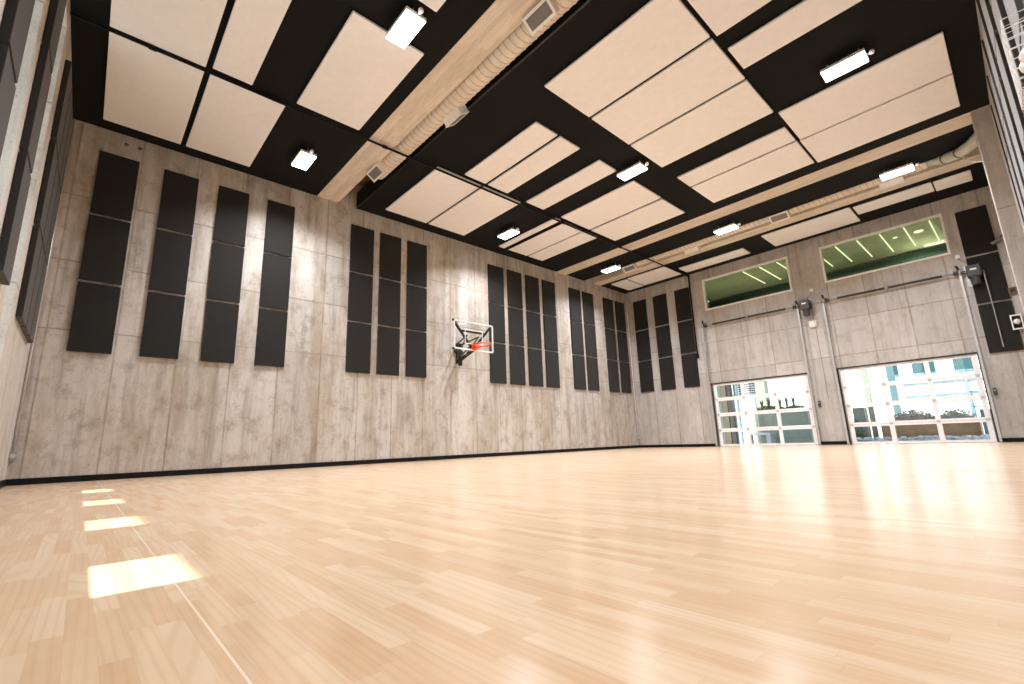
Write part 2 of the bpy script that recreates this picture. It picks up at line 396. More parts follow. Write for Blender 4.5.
# ------------------------------------------------------------------ sectional glass doors
for i, (a, b, c, d) in enumerate(DOORS):
    e = sempty('door_%d' % (i+1), (.1, (a+b)/2, 0)); x0, x1 = .02, .07
    st = .105; cols = [a+.02, a+.02+(b-a-.04)/3, a+.02+2*(b-a-.04)/3, b-.02]; hh = (d-.02)/4
    for r in range(4):
        z0, z1 = .012+r*hh, .012+(r+1)*hh-.006
        m = MB(); m.box(x0, x1, cols[0], cols[-1], z0, z0+.058).box(x0, x1, cols[0], cols[-1], z1-.058, z1)
        for q, y in enumerate(cols):
            y0_, y1_ = (y, y+st) if q == 0 else ((y-st, y) if q == 3 else (y-st/2, y+st/2))
            m.box(x0, x1, y0_, y1_, z0+.058, z1-.058)
        s = m.build('door_section', M_ALU, e)
        for q in range(3):
            ya = cols[q]+(st if q == 0 else st/2); yb = cols[q+1]-(st if q == 2 else st/2)
            MB().box(x0+.02, x0+.028, ya, yb, z0+.058, z1-.058).build('pane', M_GLASS, s)
        if r:
            for y in cols:
                yy = min(max(y, a+.08), b-.08); MB().box(x0-.012, x0, yy-.035, yy+.035, z0-.035, z0+.03).build('hinge', M_GALV, s)
    # dark weather seal round the opening
    MB().box(-.02, 0, a-.05, b+.05, d, d+.035).box(-.03, .0, a-.035, a, 0, d).box(-.03, .0, b, b+.035, 0, d).build('door_seal', M_EDGE, e)
    side = 'left' if i == 0 else 'right'
    for y, sd_ in ((b+.055, 'left'), (a-.055, 'right')):
        t = MB(); t.bar((-.11, y, .02), (-.11, y, 4.28), .05, .035); t.box(-.125, -.10, y-.03, y+.03, 3.2, 3.26)
        root = t.build('door_track', M_GALV)
        tag(root, 'silver vertical %s track of the %s glass door rising up the concrete wall' % (sd_, side), 'door track')
        for z in (.5, 1.4, 2.3, 3.2, 4.0): MB().box(-.11, 0, y-.02, y+.02, z, z+.035).build('bracket', M_GREY, root)
    # torsion shaft, springs, drums
    zs = 4.36; y0, y1 = a-.06, b+.02
    sh = MB().tube([(-.12, y0-.12, zs), (-.12, y1+.12, zs)], .014, 10).build('torsion_shaft', M_GREY, smooth=True)
    tag(sh, 'long dark torsion bar with black springs above the %s glass door' % side, 'door mechanism')
    for ya, yb in ((y0+.35, (y0+y1)/2-.04), ((y0+y1)/2+.04, y1-.35)):
        pts = []; n = int((yb-ya)/.012)
        MB().tube([(-.12, ya+(yb-ya)*k/60, zs) for k in range(61)], [.034 if k % 2 else .030 for k in range(61)], 12).build('spring', M_EDGE, sh)
    for yy in (y0, y1, (y0+y1)/2):
        MB().box(-.14, 0, yy-.015, yy+.015, zs-.07, zs+.07).build('bracket', M_GREY, sh)
    for yy in (y0+.08, y1-.08): MB().tube([(-.12, yy-.035, zs), (-.12, yy-.02, zs), (-.12, yy+.02, zs), (-.12, yy+.035, zs)], [.075, .055, .055, .075], 18).build('cable_drum', M_EDGE, sh)
    for yy in (y0, y1):
        m = MB(); m.bar((-.12, yy, zs+.05), (-.02, yy+.05, zs+.22), .05, .012); m.build('end_plate', M_EDGE, sh)
    for yy in (a-.03, b+.03):
        m = MB(); m.tube([(-.075, yy, .1), (-.12, yy-.01, zs)], .004, 6); m.build('lift_cable', M_EDGE, sh)
    # opener motor
    ym = (-6.66, -10.52)[i]; zm = (4.25, 4.22)[i]
    e2 = empty('door_opener', (-.02, ym, zm), 'dark grey motor opener on the wall %s' % ('between the two glass doors' if i == 0 else 'right of the right door, over a charcoal panel'), 'door opener')
    MB().box(-.03, 0, ym-.17, ym+.17, zm-.28, zm+.30).build('mounting_plate', M_GREY if i == 0 else M_GALV, e2)
    MB().box(-.30, -.03, ym-.135, ym+.135, zm-.06, zm+.24).build('housing', M_MOTOR, e2, bevel=.02)
    MB().tube([(-.17, ym, zm-.28), (-.17, ym, zm-.26), (-.17, ym, zm-.06)], [.05, .09, .10], 18).build('motor', M_MOTOR, e2, smooth=False)
    MB().box(-.306, -.30, ym-.06, ym+.06, zm+.10, zm+.14).build('nameplate', M_BOXW, e2)
    MB().tube([(-.12, ym+.135, zm+.08), (-.12, ym+.26, zm+.10)], .025, 10).build('drive_shaft', M_EDGE, e2)
    MB().torus((-.2, ym-.15, zm+.06), .075, .018, 20, 8, Matrix.Rotation(math.pi/2, 3, 'X')).build('chain_wheel', M_EDGE, e2)
    MB().tube([(-.2, ym-.17, zm+.06), (-.16, ym-.18, 3.2), (-.12, ym-.18, 2.3 if i else 1.35)], .010 if i else .005, 6).build('pull_chain', M_GALV if i else M_EDGE, e2)
    # control parts near it
    o = MB().box(-.05, 0, (-6.86, -10.29)[i]-.045, (-6.86, -10.29)[i]+.045, 4.76, 4.86).build('junction_box', M_BOXW, bevel=.006)
    tag(o, 'small white junction box above the %s door motor' % side, 'junction box')
    MB().tube([(-.02, (-6.86, -10.29)[i], 4.76), (-.05, (-6.8, -10.36)[i], 4.66), (-.04, ym, zm+.28)], .006, 6).build('cable', M_EDGE, o)
    yb_ = (-6.555, -10.36)[i]; zb = 1.23
    o = MB().box(-.05, 0, yb_-.035, yb_+.035, zb-.09, zb+.09).build('wall_switch', M_MOTOR, bevel=.006)
    tag(o, 'small black push-button station on the wall right of the %s glass door' % side, 'switch')
    MB().box(-.058, -.05, yb_-.018, yb_+.018, zb+.01, zb+.05).build('button', M_GREY, o)
    MB().tube([(-.012, yb_, zb+.09), (-.012, yb_+.0, 3.95)], .006, 6).build('cable', M_GALV, o)
o = MB().box(-.09, 0, -6.85, -6.65, 3.62, 3.82).build('control_box', M_BOXW, bevel=.008)
tag(o, 'small off-white control box below the motor between the two glass doors', 'control box')
MB().box(-.1, -.09, -6.8, -6.7, 3.7, 3.76).build('box_label', M_WHITE, o)

# ------------------------------------------------------------------ wall panels
TZ = [(4.758, 6.01), (3.475, 4.712), (2.18, 3.428)]; TN = ['topmost', 'middle', 'bottom']
def wall_panel(x0, x1, y0, y1, z0, z1, label, group):
    o = MB().box(x0, x1, y0, y1, z0, z1).build('acoustic_panel', M_CHAR, bevel=.006, origin=((x0+x1)/2, (y0+y1)/2, z0))
    return tag(o, label, 'acoustic panel', group)
HC = [(-17.08, 'first column from the left corner'), (-16.10, 'second column from the left corner'), (-15.15, 'third column from the left corner'), (-14.18, 'fourth column from the left corner'),
      (-12.21, 'left column of the group of three'), (-11.41, 'centre column of the group of three'), (-10.59, 'right column of the group of three'),
      (-7.70, 'column nearest the hoop in the group of four'), (-6.88, 'second column right of the hoop'), (-6.05, 'third column right of the hoop'), (-5.22, 'fourth column right of the hoop'),
      (-3.78, 'left column of the pair beyond the hoop group'), (-2.99, 'right column of the pair beyond the hoop group'), (-1.68, 'left column of the pair beside the far corner'), (-.87, 'right column of the pair touching the far corner')]
for x, nm in HC:
    wd = .585 if x < -14 else (.62 if x < -9 else .645)
    for (z0, z1), t in zip(TZ, TN):
        wall_panel(x, x+wd, -.045, -.002, z0, z1, '%s charcoal felt panel of the %s' % (t, nm), 'charcoal panels on the hoop wall')
for y, nm in ((-.355, 'first column right of the far corner'), (-1.29, 'second column right of the far corner'), (-2.25, 'third column right of the far corner, beside black pipe'), (-10.43, 'column behind the right door motor')):
    for (z0, z1), t in zip(TZ, TN):
        wall_panel(-.045, -.002, y-.60, y, z0, z1, '%s charcoal panel of the %s' % (t, nm), 'charcoal panels on the door wall')
LC = [(-.50, 'left wall column touching the left corner'), (-1.17, 'left wall column second from the corner'), (-1.84, 'left wall column third from the corner'),
      (-3.96, 'left wall column between the two farthest slot windows'), (-5.68, 'left wall column at the left picture edge')]
for y, nm in LC:
    wd = .62 if y > -3 else .56
    for (z0, z1), t in zip(TZ, TN):
        wall_panel(XL+.002, XL+.065, y-wd, y, z0, z1, '%s thick charcoal panel of the %s' % (t, nm), 'charcoal panels on the left wall').data.materials[0] = M_LP
# right wall, a closer bank of charcoal panels in felt lightened for grazing light
ords = ['first', 'second', 'third', 'fourth', 'fifth', 'sixth', 'seventh', 'eighth', 'ninth', 'tenth']
xs = [-4.73-1.07*k for k in range(10)]
for k, x in enumerate(xs[:9]):
    for (z0, z1), t in zip(TZ, TN):
        wall_panel(x-.62, x, YR+.002, YR+.040, z0, z1, '%s grey-looking charcoal panel on the right wall, %s column from the pillar' % (t, ords[k]), 'grey-looking charcoal panels on the right wall').data.materials[0] = M_RP

# ------------------------------------------------------------------ ceiling panels
G = 'tan acoustic panels under the ceiling'
CP = [(-17.11, -15.92, -2.88, -.42, 'tan ceiling panel filling the left corner above the first wall columns'),
 (-15.85, -14.68, -2.89, -.42, 'tan ceiling panel beside the corner one, above the third wall column'),
 (-17.11, -15.92, -5.45, -2.98, 'tan ceiling panel against the left wall on the near side of the pipe'),
 (-15.85, -15.26, -5.45, -3.03, 'narrow tan ceiling panel between the near corner panel and black strip'),
 (-14.57, -13.39, -5.44, -3.06, 'large tan ceiling panel standing alone left of the wooden-looking beam, beside the nearest lamp'),
 (-14.57, -13.65, -8.6, -6.19, 'tan ceiling panel cut by the top edge right of the nearest lamp'),
 (-11.45, -10.20, -8.57, -6.19, 'upper left panel of the three wide tan ceiling panels right of the duct'),
 (-10.15, -8.88, -8.57, -6.19, 'middle panel of the three wide tan ceiling panels right of the duct'),
 (-8.83, -7.56, -8.57, -6.19, 'lower right panel of the three wide tan ceiling panels beside the centre lamp'),
 (-11.45, -10.13, -11.0, -8.64, 'tan ceiling panel cut by the top edge, left of the narrow one'),
 (-9.76, -9.12, -11.0, -8.64, 'narrow tan ceiling panel running to the top edge left of the upper right lamp'),
 (-7.46, -6.19, -11.0, -8.62, 'upper half of the large tan pair below the upper right lamp'),
 (-6.15, -4.90, -11.0, -8.60, 'lower half of the large tan pair below the upper right lamp'),
 (-6.89, -6.24, -8.55, -6.19, 'narrow upper panel of the tan pair left of the large right pair'),
 (-6.19, -4.96, -8.55, -6.19, 'wide lower panel of the tan pair left of the large right pair'),
 (-11.53, -10.28, -2.97, -.50, 'left panel of the tan pair above the group of three wall columns'),
 (-10.23, -8.98, -2.97, -.50, 'right panel of the tan pair next to the lamp over the hoop'),
 (-10.90, -10.27, -5.44, -3.11, 'left of two narrow tan panels beyond the pipe near the duct'),
 (-10.21, -9.57, -5.44, -3.11, 'right of two narrow tan panels beyond the pipe near the duct'),
 (-8.92, -8.26, -5.44, -3.09, 'single narrow tan ceiling panel left of the centre lamp'),
 (-7.58, -6.32, -5.44, -3.09, 'upper panel of the tan pair right below the centre lamp'),
 (-6.25, -5.05, -5.42, -3.09, 'lower panel of the tan pair right below the centre lamp'),
 (-7.66, -7.42, -2.96, -.53, 'thin sliver-like tan ceiling panel next to the lamp over the hoop'),
 (-7.30, -6.41, -2.93, -.53, 'tan ceiling panel between the sliver panel and the lower far one'),
 (-6.36, -5.68, -2.92, -.53, 'narrow tan ceiling panel above the fourth column right of the hoop'),
 (-1.66, -.42, -1.18, -.46, 'small tan ceiling panel in the far corner'),
 (-1.70, -.46, -2.89, -1.25, 'tan ceiling panel beside the far corner one, ending at the pipe'),
 (-1.10, -.46, -5.39, -3.08, 'narrow tan ceiling panel above the left upper window'),
 (-1.64, -.40, -8.49, -6.16, 'long tan ceiling panel above the gap between the upper windows'),
 (-1.58, -.93, -10.20, -8.55, 'narrow tan ceiling panel above the right upper window'),
 (-1.54, -.87, -10.92, -10.23, 'short tan ceiling panel nearest the pillar')]
for x0, x1, y0, y1, lb in CP:
    o = MB().box(x0+.008, x1-.008, y0, y1, 6.435, 6.478).build('hanging_acoustic_panel', M_TAN, bevel=.012, origin=((x0+x1)/2, (y0+y1)/2, 6.43)); tag(o, lb, 'ceiling panel', G)

# ------------------------------------------------------------------ lamps
def lamp(x, y, label):
    e = empty('ceiling_lamp', (x, y, 6.27), label, 'ceiling lamp', 'high bay lamps under the ceiling')
    MB().box(x-.16, x+.16, y-.31, y+.31, 6.30, 6.355).build('lamp_housing', M_WHITE, e, bevel=.01)
    MB().box(x-.15, x+.15, y-.30, y+.30, 6.283, 6.30).build('lens', M_LENS, e)
    for s_ in (-1, 1):
        MB().tube([(x, y+s_*.27, 6.355), (x, y+s_*.22, 6.42), (x, y+s_*.22, H)], .006, 6).build('hanger', M_GALV, e)
    MB().tube([(x+.03, y-.37, 6.315), (x+.03, y-.37, 6.335), (x+.03, y-.37, 6.37)], [.03, .04, .03], 16).build('sensor', M_WHITE, e, smooth=False)
    MB().tube([(x+.03, y-.31, 6.335), (x+.03, y-.35, 6.335)], .018, 8).build('sensor_arm', M_GALV, e)
    L = bpy.data.lights.new('lamp_light', 'AREA'); L.shape = 'RECTANGLE'; L.size = .3; L.size_y = .6; L.energy = LAMP_W; L.spread = math.radians(138); L.color = (.94, .972, 1.05)
    lo = bpy.data.objects.new('lamp_light', L); COL.objects.link(lo); lo.parent = e; lo.location = (0, 0, .008)
for x, y, lb in ((-13.94, -1.6, 'bright ceiling lamp over the fourth wall column, left of the beam'), (-13.92, -5.78, 'large bright ceiling lamp nearest the viewer, left of the beam'), (-13.94, -9.8, 'ceiling lamp left of the beam behind the top edge'),
    (-8.20, -1.6, 'bright ceiling lamp over the wall right above the hoop'), (-8.14, -5.76, 'bright ceiling lamp in the middle of the ceiling'), (-8.05, -9.81, 'bright ceiling lamp at upper right near the right wall'),
    (-3.40, -1.7, 'bright ceiling lamp nearest the far corner'), (-3.35, -5.8, 'bright ceiling lamp before the left upper window'), (-3.20, -9.75, 'bright ceiling lamp before the right upper window')):
    lamp(x, y, lb)

# ------------------------------------------------------------------ ducts
def spiral_duct(x, z, r, y0, y1, label):
    n = 30; pitch = .13; step = pitch/5; k = int((y1-y0)/step); vs = []; fs = []
    for i in range(k+1):
        y = y0+i*step
        for j in range(n):
            a = 2*math.pi*j/n; ph = (y/pitch - j/n) % 1.0
            rr = r + (.009 if ph < .2 else 0)
            vs.append((x+rr*math.cos(a), y, z+rr*math.sin(a)))
            if i < k: fs.append((i*n+j, (i+1)*n+j, (i+1)*n+(j+1) % n, i*n+(j+1) % n))
    o = MB().add(vs, fs).build('spiral_duct', M_DUCT); return tag(o, label, 'duct')
d1 = spiral_duct(-12.36, 6.60, .185, -11.40, -1.75, 'tan spiral duct beside the nearer concrete beam')
d2 = spiral_duct(-2.56, 6.62, .175, -10.25, -1.75, 'tan spiral duct in the far trench before the door wall')
def register(d, x, z, r, y, side):
    # rectangular supply register: boot box tilted 45 degrees to one side of the duct
    T = Matrix.Translation((x, y, z)) @ Matrix.Rotation(math.radians(38*side), 4, 'Y') @ Matrix.Rotation(math.pi, 4, 'Y')
    hw, hl = .115, .235; z0 = r-.03; z1 = r+.115
    b = MB().box(-hw, hw, -hl, hl, z0, z1, T).build('register_box', M_BOXW, d)
    m = MB(); t = .028
    m.box(-hw-.012, hw+.012, -hl-.012, -hl+t, z1, z1+.012, T).box(-hw-.012, hw+.012, hl-t, hl+.012, z1, z1+.012, T).box(-hw-.012, -hw+t, -hl+t, hl-t, z1, z1+.012, T).box(hw-t, hw+.012, -hl+t, hl-t, z1, z1+.012, T)
    m.build('grille_frame', M_BOXW, b)
    MB().box(-hw+t, hw-t, -hl+t, hl-t, z1+.001, z1+.003, T).build('grille_core', M_SLOT, b)
    m = MB()
    for q in range(15):
        yy = -hl+t+.012+q*(2*hl-2*t-.02)/15; m.box(-hw+t, hw-t, yy, yy+.006, z1+.003, z1+.010, T)
    for xx in (-.03, .03): m.box(xx-.003, xx+.003, -hl+t, hl-t, z1+.003, z1+.011, T)
    m.build('grille_bars', M_GREY, b)
for y, s_ in ((-2.02, 1), (-4.62, -1), (-7.15, 1), (-9.7, -1)): register(d1, -12.36, 6.60, .185, y, s_)
for y, s_ in ((-2.05, 1), (-4.3, -1), (-7.05, 1), (-9.55, -1)): register(d2, -2.56, 6.62, .175, y, s_)
# wrapped flexible end of the far duct
pts = [(-2.56, -10.25, 6.62), (-2.60, -10.38, 6.58), (-2.78, -10.58, 6.42), (-3.05, -10.82, 6.32), (-3.32, -11.02, 6.30), (-3.62, -11.20, 6.32)]
o = MB().tube(pts, [.15, .14, .12, .12, .12, .12], 18).build('flexible_duct', M_WRAP, smooth=True); tag(o, 'foil-wrapped flexible end of the far duct next to the pillar', 'duct')
for p, q in ((pts[1], pts[2]), (pts[2], pts[3]), (pts[3], pts[4])):
    a = Vector(p); b = Vector(q); d = (b-a).normalized(); MB().tube([a, a+d*.03], .127, 18).build('strap', M_STRAP, o)
pc = []
for k in range(9):
    t = k/8; pc.append((-3.0-.68*t, -10.85-.36*t+.1*math.sin(t*math.pi), 6.30-.62*t-.05*math.sin(t*math.pi)))
o = MB().tube(pc, .014, 8).build('hanging_cable', M_BOXW, smooth=True); tag(o, 'pale cable drooping from the wrapped duct beside the pillar', 'cable')

# ------------------------------------------------------------------ sprinkler pipe
p = MB().tube([(XL+.01, -2.96, 6.40), (-.10, -2.96, 6.40)], .024, 12).build('sprinkler_pipe', M_PIPE, smooth=True)
tag(p, 'long black sprinkler pipe running under the ceiling panels towards the door wall', 'pipe')
MB().tube([(-.085, -2.93, 6.42), (-.085, -2.93, 3.28)], .028, 12).build('drop_pipe', M_PIPE, p, smooth=True)
MB().tube([(-.085, -2.93, 3.36), (-.085, -2.93, 3.27), (-.13, -2.96, 3.22)], .045, 12).build('valve', M_PIPE, p)
MB().tube([(-7.36, -2.96, 6.40), (-7.36, -.55, 6.40)], .024, 12).build('branch_pipe', M_PIPE, p, smooth=True)
for x in (-16.6, -12.80, -7.36, -4.6, -.15):
    MB().tube([(x-.05, -2.96, 6.40), (x+.05, -2.96, 6.40)], .037, 12).build('coupling', M_PIPE, p)
for x in (-16.60, -15.0, -10.25, -5.5):
    MB().tube([(x, -2.96, 6.42), (x, -2.96, 6.5)], .012, 8).build('sprinkler_head', M_PIPE, p)

# ------------------------------------------------------------------ basketball goal
gx = -9.22; gy = -1.2
g = empty('basketball_hoop', (gx, -.02, 3.0), 'clear basketball backboard with orange rim braced off the concrete wall', 'basketball hoop')
x0, x1, z0, z1 = -9.87, -8.56, 2.82, 3.58
MB().box(x0, x1, gy, gy+.015, z0, z1).build('backboard', M_BOARDGL, g)
m = MB(); t = .032; ya, yb = gy-.012, gy+.022
m.box(x0-.01, x1+.01, ya, yb, z0-.01, z0+t).box(x0-.01, x1+.01, ya, yb, z1-t, z1+.01).box(x0-.01, x0+t, ya, yb, z0+t, z1-t).box(x1-t, x1+.01, ya, yb, z0+t, z1-t)
m.build('board_frame', M_WHITE, g, bevel=.004)
m = MB(); a, b, c, d = gx-.30, gx+.30, 2.98, 3.38; t = .022
m.box(a, b, gy-.004, gy, c, c+t).box(a, b, gy-.004, gy, d-t, d).box(a, a+t, gy-.004, gy, c+t, d-t).box(b-t, b, gy-.004, gy, c+t, d-t)
m.build('target_square', M_WHITE, g)
m = MB()
for cx in (x0, x1):
    for cz in (z0, z1): m.ball((cx, gy+.02, cz), .038, 10, 6)
m.build('corner_pad', M_EDGE, g)
m = MB(); by = gy+.05
m.bar((x0+.04, by, z1-.03), (gx-.04, by, 2.90), .05).bar((x1-.04, by, z1-.03), (gx+.04, by, 2.90), .05)
m.bar((-9.60, by, 3.33), (-8.84, by, 3.33), .04)
m.bar((x0+.05, by+.02, z0+.02), (x1-.05, by+.02, z0+.02), .03)
m.build('board_brace', M_EDGE, g)
m = MB()
for sx in (-.20, .20):
    m.bar((gx+sx, by, 3.22), (gx+.33+sx*.4, -.06, 3.22), .032).bar((gx+sx*.6, by, 2.90), (gx+.33+sx*.4, -.06, 2.76), .04)
    m.bar((gx+sx, by, 3.22), (gx+.33+sx*.4, -.06, 2.76), .022)
m.build('support_arm', M_EDGE, g)
m = MB().box(gx+.25, gx+.31, -.06, 0, 2.66, 3.26).box(gx+.36, gx+.42, -.06, 0, 2.66, 3.26).box(gx+.18, gx+.48, -.05, 0, 2.98, 3.05)
m.build('wall_plate', M_EDGE, g)
m = MB().tube([(gx+.30, -.16, 2.58), (gx+.30, -.16, 2.80)], .06, 14).tube([(gx+.30, -.16, 2.8), (gx+.12, by, 2.93)], .02, 8)
m.build('height_actuator', M_EDGE, g)
rimT = None
m = MB().torus((gx, gy-.15-.225, 2.92), .225, .016, 36, 8)
m.box(gx-.09, gx+.09, gy-.03, gy-.005, 2.83, 2.99).bar((gx-.07, gy-.02, 2.90), (gx-.10, gy-.20, 2.92), .03).bar((gx+.07, gy-.02, 2.90), (gx+.10, gy-.20, 2.92), .03)
m.box(gx-.07, gx+.07, gy-.16, gy-.02, 2.86, 2.95)
for k in range(12):
    a = 2*math.pi*k/12; m.torus((gx+.232*math.cos(a), gy-.375+.232*math.sin(a), 2.897), .012, .004, 8, 5, Matrix.Rotation(math.pi/2, 3, 'X'))
m.build('rim', M_ORANGE, g)

# ------------------------------------------------------------------ conduits, boxes
c = MB().tube([(XL+.03, -.05, 6.45), (XL+.03, -.05, .50)], .014, 10).build('conduit', M_GALV, smooth=True); tag(c, 'thin steel conduit running down the left corner to a small box', 'conduit')
MB().box(XL, XL+.07, -.12, 0, .38, .52).build('outlet_box', M_GREY, c, bevel=.005)
MB().tube([(XL+.04, -.12, .45), (XL+.04, -.135, .45)], .035, 14).build('cover', M_GALV, c)
c = MB().tube([(-.055, -.05, 6.45), (-.055, -.05, .42)], .018, 10).build('conduit', M_WHITE, smooth=True); tag(c, 'pale conduit running down the far corner', 'conduit')
MB().box(-.09, -.02, -.085, -.015, .34, .44).build('end_fitting', M_GALV, c)
o = MB().box(-.07, 0, -11.16, -11.02, 3.58, 3.74).build('outlet_box', M_RUST, bevel=.005); tag(o, 'small rusty brown box on the door wall beside the pillar', 'outlet box'); MB().box(-.075, -.07, -11.13, -11.05, 3.62, 3.70).build('cover', M_EDGE, o)
e = empty('wall_light', (-.1, -11.02, 2.85), 'square white fixture with round lens on the door wall next to the pillar', 'wall light')
m = MB(); m.box(-.10, 0, -11.13, -10.93, 3.02, 3.05).box(-.10, 0, -11.13, -10.93, 2.68, 2.71).box(-.10, 0, -10.955, -10.93, 2.71, 3.02).box(-.10, 0, -11.13, -11.105, 2.71, 3.02); m.build('box_frame', M_BOXW, e)
MB().box(-.03, -.005, -11.105, -10.955, 2.71, 3.02).build('back_plate', M_EDGE, e)
MB().ball((-.09, -11.03, 2.87), .065, 14, 10).build('lens_dome', M_BOXW, e, smooth=True)
e = empty('security_camera', (-.1, -11.03, 4.96), 'small dark bracketed camera on the door wall beside the pillar', 'camera')
MB().box(-.02, 0, -11.12, -11.0, 4.9, 5.02).build('base_plate', M_GREY, e)
MB().tube([(-.01, -11.06, 4.96), (-.10, -11.04, 4.98)], .02, 10).build('arm', M_EDGE, e)
MB().tube([(-.09, -11.16, 5.03), (-.11, -10.95, 4.93)], [.035, .045], 14).build('camera_body', M_GREY, e)
MB().bar((-.1, -11.13, 5.03), (-.1, -11.2, 5.14), .03).build('antenna', M_EDGE, e)

for x, w_ in ((-16.73, 'left'), (-16.52, 'right')):  # dark discs stand in for the dark of two anchor holes
    o = MB().tube([(x, 0, 6.31), (x, -.02, 6.31)], [.035, .028], 14).build('anchor_hole_disc', M_RUST)
    tag(o, '%s of two small dark discs standing for anchor holes above the first wall column' % w_, 'anchor', 'anchor hole discs on the hoop wall')
# wire guard with twin-head emergency light on the right wall
yw = YR+.062; cx0, cx1, cz0, cz1 = -12.80, -12.54, 2.36, 2.86; yf = -11.18
e = empty('emergency_light', (-12.7, yw, 2.3), 'white emergency light inside a wire guard on the right wall', 'emergency light')
m = MB(); r = .003
for k in range(8):
    z = cz0+(cz1-cz0)*k/7
    m.tube([(cx0, yw, z), (cx0, yf, z), (cx1, yf, z), (cx1, yw, z)], r, 6)
for k in range(4):
    x = cx0+(cx1-cx0)*k/3
    m.tube([(x, yw, cz0), (x, yf, cz0), (x, yf, cz1), (x, yw, cz1)], r, 6)
m.build('wire_guard', M_WHITE, e)
MB().box(-12.77, -12.58, yw, yw+.06, 2.42, 2.56).build('light_body', M_BOXW, e, bevel=.012)
for x, z in ((-12.73, 2.60), (-12.61, 2.60)):
    MB().ball((x, yw+.065, z), .055, 16, 10).build('light_head', M_BOXW, e, smooth=True)

# ------------------------------------------------------------------ outside
def facade():
    b = empty('white_building', (18, -8, -.25), 'sunlit white building across the patio, seen through the glass doors', 'building')
    MB().box(18, 26, -30, 30, -.25, 11).build('wall', M_STUCCO, b)
    for y, wdt, z0, z1 in ((-5.82, .56, 3.45, 4.08), (-7.23, .98, 3.43, 4.08), (-8.95, .95, 3.40, 4.12), (-11.0, 1.0, 3.4, 4.1), (-6.25, .9, 5.6, 7.2), (-9.5, 1.6, 5.6, 7.2)):
        f = MB().box(17.97, 18.02, y-wdt/2, y+wdt/2, z0, z1).build('window', M_TEAL, b)
        MB().box(17.94, 17.98, y-wdt/2-.04, y+wdt/2+.04, z0-.08, z0).build('sill', M_BLUE, f)
    for z in (2.80, 2.10):
        MB().box(17.93, 18, -16, -6.2, z, z+.09).build('ledge', M_BLUE, b)
    MB().box(17.9, 18, -8.90, -8.76, 0, 3.4).build('downpipe', M_BLUE, b)
facade()
def column(x, y, w_, mat, label, z1=5.0):
    o = MB().box(x, x+w_, y, y+w_, -.25, z1).build('patio_column', mat, bevel=.01); return tag(o, label, 'column')
column(11.0, -5.86, .20, M_GCON, 'greenish concrete column behind the left panes of the right door')
column(12.0, -6.72, .26, M_BLUE, 'blue-grey steel column behind the middle panes of the right door')
column(9.0, .40, .20, M_TEALC, 'greenish column at the left edge of the left door panes')
column(9.0, .10, .29, M_BROWN, 'brown column beside the greenish one behind the left door')
column(9.0, -.16, .22, M_EDGE, 'black column next to the brown one behind the left door')
column(9.1, -.46, .10, M_BLUE, 'slim blue-grey column behind the first panes of the left door')
column(11.5, -1.03, .56, M_GCON, 'broad pale green column behind the planter with cacti')
# louvred screen
e = empty('louvre_screen', (10, .2, 2), 'pale louvred screen high behind the left door', 'screen')
for k in range(9): MB().box(9.6, 9.75, -1.15, .0, 2.45+k*.12, 2.51+k*.12).build('slat', M_STUCCO, e)
MB().box(9.76, 9.80, -1.15, .0, 2.40, 3.6).build('back_sheet', M_TEAL, e)
for y in (-1.15, -.05): MB().box(9.62, 9.68, y, y+.06, -.25, 2.46).build('post', M_STUCCO, e)
# concrete planter with cacti
e = empty('concrete_planter', (9.5, -2.6, -.25), 'long grey concrete planter wall on the patio behind the left door', 'planter')
MB().box(9.2, 9.9, -3.6, -2.05, -.25, 1.35).build('planter_wall', M_GCON, e, bevel=.02)
MB().box(9.96, 11.0, -3.5, -.75, -.25, 1.55).build('planter_back', M_GCON, e, bevel=.02)
MB().box(9.25, 9.85, -3.55, -2.1, 1.35, 1.38).build('soil', M_HEDGE, e)
o = MB().box(8.6, 9.3, -2.0, -.7, .32, .42).box(8.7, 9.2, -1.95, -1.75, -.25, .32).box(8.7, 9.2, -.95, -.75, -.25, .32).build('bench', M_STUCCO, bevel=.01); tag(o, 'white bench in front of the planter behind the left door', 'bench')
def leafy(name, cx, cy, cz, rx, ry, rz, n, mat, label, cat='shrub', ll=.12):
    m = MB()
    for _ in range(n):
        a = random.uniform(0, 2*math.pi); t = math.acos(random.uniform(0, 1)); rr = random.uniform(.75, 1)
        p = Vector((cx+rx*rr*math.sin(t)*math.cos(a), cy+ry*rr*math.sin(t)*math.sin(a), cz+rz*rr*math.cos(t)))
        d = Vector((random.gauss(0, 1), random.gauss(0, 1), random.uniform(.1, 1.4))).normalized()*ll; s_ = d.cross(Vector((random.gauss(0, 1), random.gauss(0, 1), .3))).normalized()*ll*.3
        q = d.cross(s_).normalized()*ll*.06
        m.add([p, p+d*.5+s_+q, p+d, p+d*.5-s_+q, p+d*.5-q], [(0, 1, 2), (0, 2, 3), (0, 4, 1), (4, 2, 1), (0, 3, 4), (4, 3, 2)])
    m.ball((cx, cy, cz), 1, 14, 8, (rx*.8, ry*.8, rz*.8))
    return tag(m.build(name, mat), label, cat)
leafy('shrub', 10.3, -1.55, 1.5, .45, .8, .28, 500, M_HEDGE, 'low olive shrub bed behind the middle panes of the left door')
leafy('shrub', 10.4, -2.75, 1.5, .4, .55, .22, 320, M_LEAF, 'low green shrub bed behind the right panes of the left door')
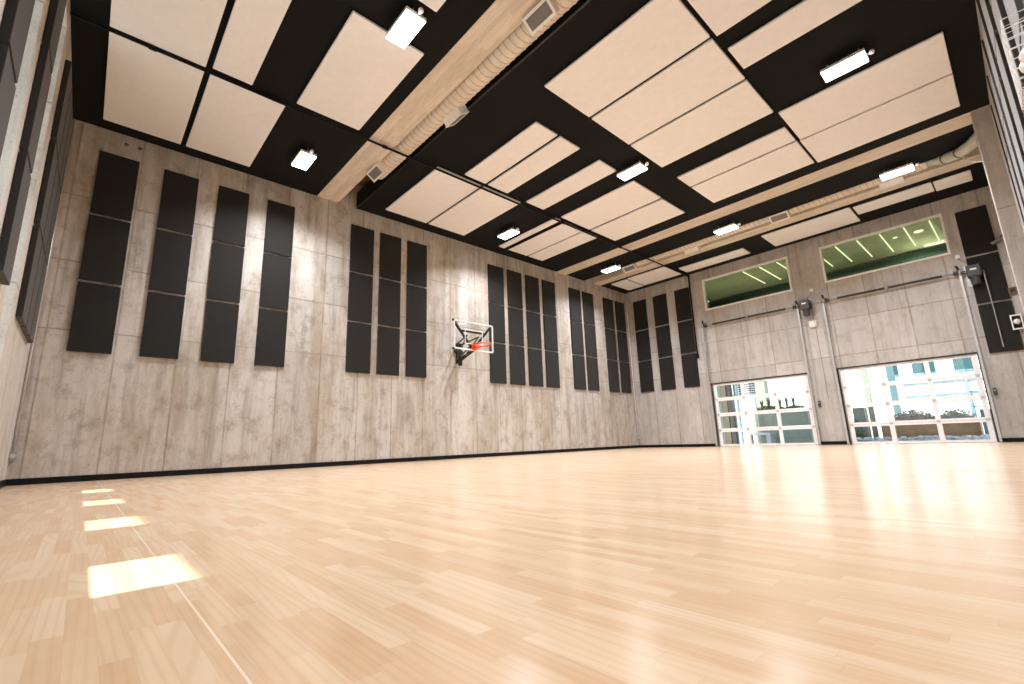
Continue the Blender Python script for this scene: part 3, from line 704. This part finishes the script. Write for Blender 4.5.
for y, h, lb in ((-1.15, .55, 'leftmost'), (-1.5, .62, 'second from the left'), (-2.05, .6, 'third from the left'), (-2.38, .66, 'fourth from the left'), (-2.7, .62, 'rightmost')):
    m = MB()
    for k in range(8):
        a = 2*math.pi*k/8; m.tube([(10.4, y, 1.6), (10.4+.03*math.cos(a), y+.03*math.sin(a), 1.6+h*.5), (10.4+.09*math.cos(a), y+.09*math.sin(a), 1.6+h)], [.035, .03, .006], 6)
    o = m.build('upright_agave', M_LEAF); tag(o, '%s upright spiky plant on the planter behind the left door' % lb, 'plant', 'spiky plants behind the left door')
for k, (y, z) in enumerate(((-2.35, 1.38), (-2.85, 1.38), (-3.3, 1.38))):
    leafy('potted_shrub', 9.55, y, z, .12, .16, .16, 60, M_LEAF, '%s small leafy plant on the grey planter wall behind the left door' % ['leftmost', 'middle', 'rightmost'][k], 'plant', .1)
# weathered steel planter behind the right door
e = empty('steel_planter', (10.3, -7.6, -.25), 'long rusty brown steel planter on the patio behind the right door', 'planter')
MB().box(10.0, 10.06, -9.40, -6.20, -.25, .66).box(10.06, 11.2, -9.40, -9.34, -.25, .66).box(10.06, 11.2, -6.26, -6.20, -.25, .66).box(11.2, 11.26, -9.40, -6.20, -.25, .66).build('planter_sheet', M_CORTEN, e)
MB().box(10.06, 11.2, -9.34, -6.26, .3, .60).build('soil', M_RUST, e)
leafy('shrub', 10.65, -7.3, .58, .45, .85, .60, 420, plain('grey_shrub', (.34, .30, .25), .85, speck=.4), 'low grey-brown shrub in the steel planter, left part')
leafy('shrub', 10.65, -8.65, .58, .45, .75, .52, 320, plain('grey_green_shrub', (.32, .32, .26), .85, speck=.4), 'low grey-green shrub in the steel planter, right part')
leafy('shrub', 9.6, -5.15, .0, .4, .5, .95, 500, M_LEAF, 'dark green bush left of the steel planter')
o = MB().box(10.2, 10.8, -5.66, -5.2, -.25, 1.42).build('utility_cabinet', M_GCON, bevel=.02); tag(o, 'green-grey cabinet left of the rusty planter behind the right door', 'cabinet')
MB().box(10.19, 10.2, -5.62, -5.24, -.15, 1.38).build('cabinet_door', M_GCON, o)
mm = MB()
for _ in range(260):
    y = random.uniform(-9.6, -4.6); x = random.uniform(8.6, 9.4); s_ = random.uniform(.05, .13); mm.ball((x, y, -.2+random.uniform(0, .22)), s_, 7, 5, (1, 1, .7))
o = mm.build('white_gravel', M_STUCCO); o['kind'] = 'stuff'; tag(o, 'bed of white stones along the patio before the rusty planter', 'gravel'); 
# guard rail at the right end
e = empty('patio_railing', (12, -9.6, -.25), 'blue-grey steel railing at the right end of the rusty planter', 'railing')
for y in (-9.25, -9.95, -10.65): MB().box(11.9, 11.95, y-.025, y+.025, -.25, 1.9).build('post', M_BLUE, e)
for z in (.6, 1.2, 1.86): MB().box(11.9, 11.94, -10.7, -9.2, z, z+.05).build('rail', M_BLUE, e)
o = MB().box(9.6, 9.8, -10.2, -9.5, -.25, 1.05).build('meter_box', M_BLUE, bevel=.01); tag(o, 'blue-grey box right of the rusty planter behind the right door', 'box')
